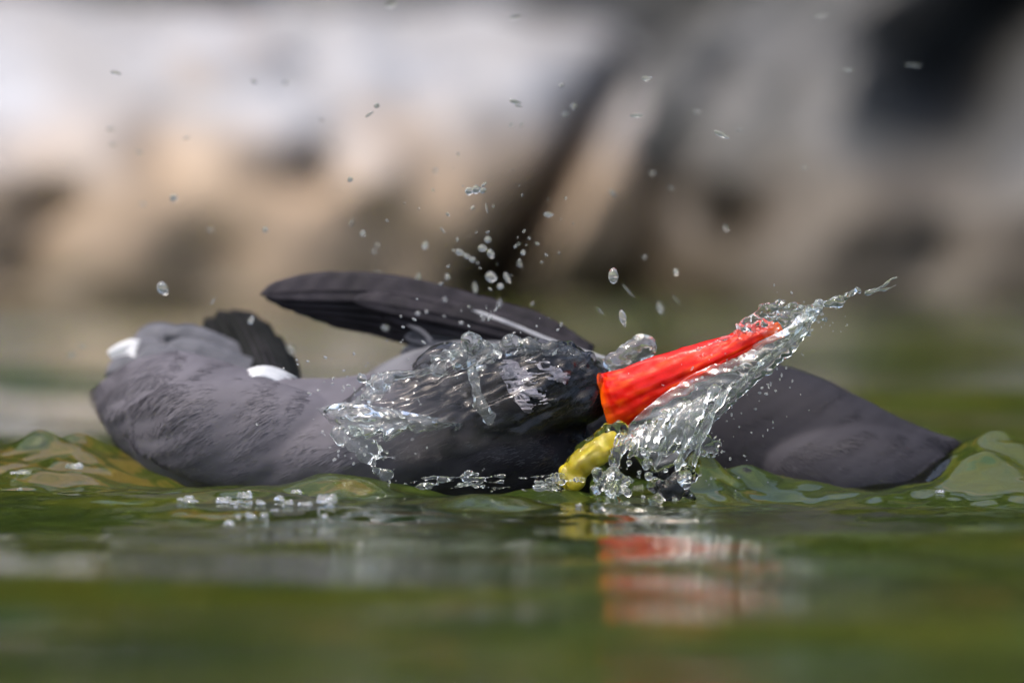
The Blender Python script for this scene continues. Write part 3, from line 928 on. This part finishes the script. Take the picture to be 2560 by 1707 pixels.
# flap over the shoulder
sheet('shoulder_flap', 'pale flap of water sliding across the grey shoulder',
      [(728, 938), (790, 924), (860, 932), (940, 946), (1000, 958), (1050, 972)], [(770, 985), (830, 1002), (890, 1004), (950, 992), (1005, 985), (1052, 982)],
      -.0325, -.0335, .0006, .0009, (110, 60, 200), 83, 110, 40, 0, .012)
caps = []
for i in range(16):
    t = i / 15
    caps.append([(768 + 112 * t + R.uniform(-6, 6), 985 + 105 * t + R.uniform(-8, 8), -.031, R.uniform(6, 15))])
for i in range(14):
    t = R.random()
    caps.append(rnd_chain(R, 775 + 80 * t, 975 + 70 * t, -.030, R.uniform(25, 70), R.uniform(5, 28), 4, R.uniform(5, 9), 3, 4))
splash('shoulder_runnel', 'foaming runnel of water falling from the shoulder to the pond', caps, .00045, .0005, (160, 160, 160), seed=35, it=4)
# swirls at the breast waterline
caps = []
for i in range(20):
    x = R.uniform(880, 1300); y = R.uniform(1092, 1130)
    caps.append(rnd_chain(R, x, y, -.036 + R.uniform(-.006, .004), R.uniform(30, 110), R.uniform(-16, 6), 6, R.uniform(2.5, 5), 2, 3))
splash('waterline_swirls', 'thin swirling threads of water along the breast at waterline', caps, .0004, .0004, (150, 150, 150), seed=37, it=4)
splash('water_hump', 'dark glassy hump of water beside the throat curtain', [[(1510 + R.uniform(0, 70), 1090 + R.uniform(0, 60), -.036 + R.uniform(-.004, .004), R.uniform(12, 24))] for _ in range(14)], .0005, .0007, (130, 130, 130), seed=39, m='film')
splash('wattle_film', 'clear green tinted sleeve of water wrapping the yellow wattle', [[(1410, 1000, -.031, 30), (1362, 1045, -.032, 36), (1318, 1092, -.032, 34), (1285, 1120, -.031, 26)]], .0006, .0008, (90, 90, 90), seed=43, m='film')
splash('water_hump', 'silvery glassy hump of water below the yellow wattle', [[(1350 + R.uniform(0, 90), 1085 + R.uniform(0, 50), -.040 + R.uniform(-.003, .003), R.uniform(8, 18))] for _ in range(16)], .0005, .0007, (150, 150, 150), seed=41)

bm = bmesh.new()
for i in range(9):
    capsule(bm, Q(1520 + R.uniform(0, 52), 1085 + R.uniform(0, 30), -.034), Q(1525 + R.uniform(0, 50), 1125 + R.uniform(0, 30), -.036), R.uniform(.0010, .0020), R.uniform(.0008, .0016), 10)
cl = fused('dark_refraction_clump', bm, M['quill_black'], .0004, 3, tern)  # added black lumps imitating the dark body refracted in the hump
# bubbles riding on the pond in front of the bird
def on_water(px, py):
    """where the view ray meets the water sheet"""
    o = CAM; d = (P(px, py, 0) - CAM)
    lo, hi = .7, 1.3
    for _ in range(40):
        m = (lo + hi) / 2; q = o + d * m
        if q.z > float(water_h(np.array([q.x]), np.array([q.y]))[0]): lo = m
        else: hi = m
    return o + d * lo
def bubble_mesh(seed):
    """a few bubbles grown together, flat below"""
    r = random.Random(seed); bm = bmesh.new()
    for _ in range(r.randint(5, 9)):
        a = r.uniform(0, 6.28); d = r.uniform(0, .72); q = r.uniform(.22, .5)
        capsule(bm, (d * math.cos(a), d * math.sin(a), 0), (d * math.cos(a), d * math.sin(a), r.uniform(.05, .5)), q, q * .8, 12)
    o = fused('bubble', bm, M['foam'], .07, 2)
    me = o.data; bpy.data.objects.remove(o)
    c = get_co(me); c[:, 2] = np.where(c[:, 2] < 0, c[:, 2] * .5, c[:, 2]); set_co(me, c)
    return me
bubs = [bubble_mesh(500 + i) for i in range(6)]
def bubble(x, y, rx, ry, label, group):
    rx *= .85; ry *= .9
    q = on_water(x * 1.0884, y * 1.0884)
    o = bpy.data.objects.new('bubble', bubs[R.randrange(6)]); col.objects.link(o)
    o.location = q + Vector((0, 0, ry * PX * .5))
    o.scale = (rx * PX * 1.0884, rx * PX * 1.1, ry * PX * 1.5); o.rotation_euler = (0, 0, R.uniform(0, .5))
    tag(o, label, 'bubble', group)
for a in ((440, 1156, 34, 10), (510, 1158, 22, 13), (560, 1148, 24, 16), (600, 1160, 20, 10), (640, 1152, 22, 11), (680, 1135, 26, 10), (745, 1160, 30, 19), (700, 1164, 20, 10), (577, 1114, 13, 8), (640, 1112, 9, 5), (480, 1120, 10, 5),
          (575, 1190, 20, 11), (525, 1205, 15, 8), (605, 1188, 12, 8), (745, 1190, 16, 8), (535, 1160, 14, 9), (660, 1160, 16, 9)):
    bubble(*a, 'glossy clear bubble in raft on green water before grey wing', 'raft of bubbles')
    for _ in range(2):
        bubble(a[0] + R.uniform(-36, 36), a[1] + R.uniform(-12, 14), a[2] * R.uniform(.25, .5), a[3] * R.uniform(.3, .6), 'tiny clear bubble in raft on green water before grey wing', 'tiny bubbles of the raft')
for a in ((168, 1080, 26, 14), (182, 1076, 14, 12)): bubble(*a, 'clear bubble of a close pair on the swell beside the tail', 'bubble pair')
bubble(45, 1132, 14, 10, 'single round bubble floating alone on the green water', None)
bubble(48, 1090, 50, 9, 'long flattened bubble lying low on the water', None)
for a in ((1465, 1130, 16, 13), (1478, 1145, 9, 7), (1550, 1150, 8, 7), (1328, 1163, 9, 5), (1382, 1170, 10, 5)): bubble(*a, 'small bubble floating below the red beak', 'bubbles below the beak')
bubble(2160, 1133, 17, 8, 'small bubble at the foot of the far wing', None)

# ------------------------------------------------------------------ flying drops
def drop_mesh(seed, tail):
    bm = bmesh.new(); bmesh.ops.create_icosphere(bm, subdivisions=4, radius=1)
    me = bpy.data.meshes.new('droplet'); bm.to_mesh(me); bm.free()
    c = get_co(me)
    c[:, 1:] *= (1 - tail * np.clip(c[:, 0], 0, 1) ** 1.5)[:, None]
    c *= (1 + .10 * snoise(c, .35, seed))[:, None]
    set_co(me, c)
    me.polygons.foreach_set('use_smooth', [True] * len(me.polygons)); me.materials.append(M['drop'])
    return me
dm = [drop_mesh(700 + i, t) for i, t in enumerate((0, .15, .35, .6, .75))]
def drop(x, y, rx, ry, ang, Y, label, group, k):
    o = bpy.data.objects.new('droplet', dm[k]); col.objects.link(o)
    s = PX * 1.0884
    o.location = Q(x, y, Y); s *= .80; o.scale = (rx * s, min(rx, ry) * s, ry * s); o.rotation_euler = (0, math.radians(ang), R.uniform(-.3, .3))
    tag(o, label, 'droplet', group)
LA = ('small round water drop flying above the bird', 'round drops in flight')
LB = ('stretched streak-like water drop flying above the bird', 'stretched drops in flight')
LC = ('irregular water drop clustered in the spray over the crown', 'drops in the spray over the crown')
D = [  # x, y, half width, half height, tilt, depth
 (268,168,16,5,10,-.10), (585,188,10,5,15,.09), (655,192,6,6,0,.12), (866,244,8,7,0,.02), (850,262,14,4,-35,.02), (255,296,13,4,0,.12), (260,331,10,4,0,.12), (322,349,10,4,5,.11),
 (430,317,11,3,-10,.08), (805,413,8,7,0,.02), (398,453,10,10,0,.06), (330,468,10,4,5,.12), (610,528,8,8,0,.06), (484,528,11,3,-5,.10), (833,537,7,9,20,.05), (808,510,12,3,-60,.07),
 (867,563,5,6,0,.08), (860,578,5,6,0,.08), (976,563,12,8,-65,.06), (1000,391,6,6,0,.09), (1118,480,15,2,80,.01), (1018,530,12,2,50,.03), (1202,580,7,8,0,.02), (1195,608,11,5,65,.06),
 (1262,493,14,7,5,.02), (1290,197,7,6,0,.05), (1186,234,17,6,10,.02), (1193,244,12,3,10,.02), (1175,288,6,6,0,.06), (1198,288,5,5,0,.08), (1300,262,12,4,0,.08), (1318,244,8,6,0,.09),
 (1487,180,15,7,-3,.02), (1466,265,20,6,0,-.08), (1602,257,11,4,0,.10), (1660,310,24,7,25,-.06), (1408,445,14,5,50,.07), (1500,398,9,4,0,.09), (1543,432,9,3,15,.08), (1950,160,15,4,-3,.06),
 (1890,35,24,3,-8,.09), (1668,525,10,5,55,.08), (1185,40,15,4,-15,.09), (900,10,16,7,-20,.12), (1410,632,22,14,-88,-.01), (1552,625,9,7,80,.04), (1432,733,24,10,75,-.01), (1445,670,24,2.5,48,.03),
 (1518,710,19,8,70,.07), (1380,715,14,2.5,45,.04), (1028,637,6,8,0,.05), (960,640,18,8,-80,.06), (1147,695,14,6,-75,.04), (1022,688,7,7,0,.04), (722,650,11,7,80,.06), (960,720,7,6,0,.03),
 (980,716,5,5,0,.03), (885,752,10,9,0,.05), (375,662,20,14,60,.03), (577,735,13,8,-60,.03), (667,806,16,12,80,.08), (165,815,10,7,-20,.09), (190,795,7,5,0,.10), (1110,733,5,5,0,.03),
 (870,628,12,4,0,.10), (1700,300,7,3,0,.08), (2100,150,26,2.5,4,.10), (1850,385,10,3,0,.10), (740,275,8,3,30,.10), (1555,690,18,2,50,.06), (1060,742,6,5,0,.02), (1090,655,11,5,-80,.06), (490,690,14,2,-60,.04), (1480,590,5,4,0,.08)]
def where(x, y):
    if y > 620 and x < 600: return 'above the grey back and tail'
    if y > 610 and x < 1180: return 'by the raised dark wing'
    if y > 580: return 'over the base of the red beak'
    if y > 470: return 'against the boulders\' dark foot'
    if x < 700: return 'against the big pale boulder'
    if x < 1330: return 'against the boulder beside the dark crevice'
    return 'against the leaning grey boulder'
for x, y, rx, ry, an, Y in D:
    st = rx > 1.6 * ry
    blur = Y > .075 or Y < -.05
    lab = ('blurred ' if blur else 'sharp ') + ('stretched' if st else 'round') + ' water drop flying ' + where(x, y)
    drop(x, y, rx, ry, an, Y, lab, 'drops: ' + lab, (3 if rx > 1.9 * ry else R.choice((0, 1, 1, 2))))
E = [(1078,438,12,11,0,.005), (1094,434,12,12,0,.005), (1110,438,10,8,-20,.005), (1112,424,10,4,-40,.005), (1121,551,9,9,0,.02), (1108,570,12,10,10,.02), (1128,582,13,9,60,.02), (1056,578,12,8,20,.03),
     (1072,588,11,7,25,.03), (1086,596,9,8,0,.03), (1128,636,16,15,40,.03), (1150,658,9,9,0,.02), (1165,638,16,8,65,.03), (1093,665,8,6,-70,.05)]
for a in E: drop(*a, *LC, R.choice((0, 1, 2)))

# ------------------------------------------------------------------ fine spray, too small and too many to count
def spray(n=420):
    r = random.Random(77)
    bm = bmesh.new()
    src = [(1830, 730, -.033, 60, 34, 4), (1140, 790, -.015, 120, 55, 4), (860, 890, -.022, 90, 50, 2), (1560, 1040, -.034, 80, 45, 3), (1120, 560, .02, 110, 120, 2), (1680, 870, -.033, 90, 60, 3), (820, 1010, -.032, 60, 50, 2)]
    for _ in range(n):
        x, y, Y, sx, sy, wgt = r.choice(src)
        q = Q(x + r.gauss(0, sx), y + r.gauss(0, sy), Y + r.gauss(0, .006))
        m = Matrix.Translation(q) @ Matrix.Rotation(r.uniform(0, 6.28), 4, 'Y') @ Matrix.Diagonal((r.uniform(1, 2.2), 1, 1, 1))
        bmesh.ops.create_icosphere(bm, subdivisions=2, radius=r.uniform(.00012, .00040), matrix=m)
    o = bm_obj('fine_spray', bm, M['drop'])
    tag(o, 'mist of tiny water specks round the splashes', 'spray', kind='stuff')
spray()
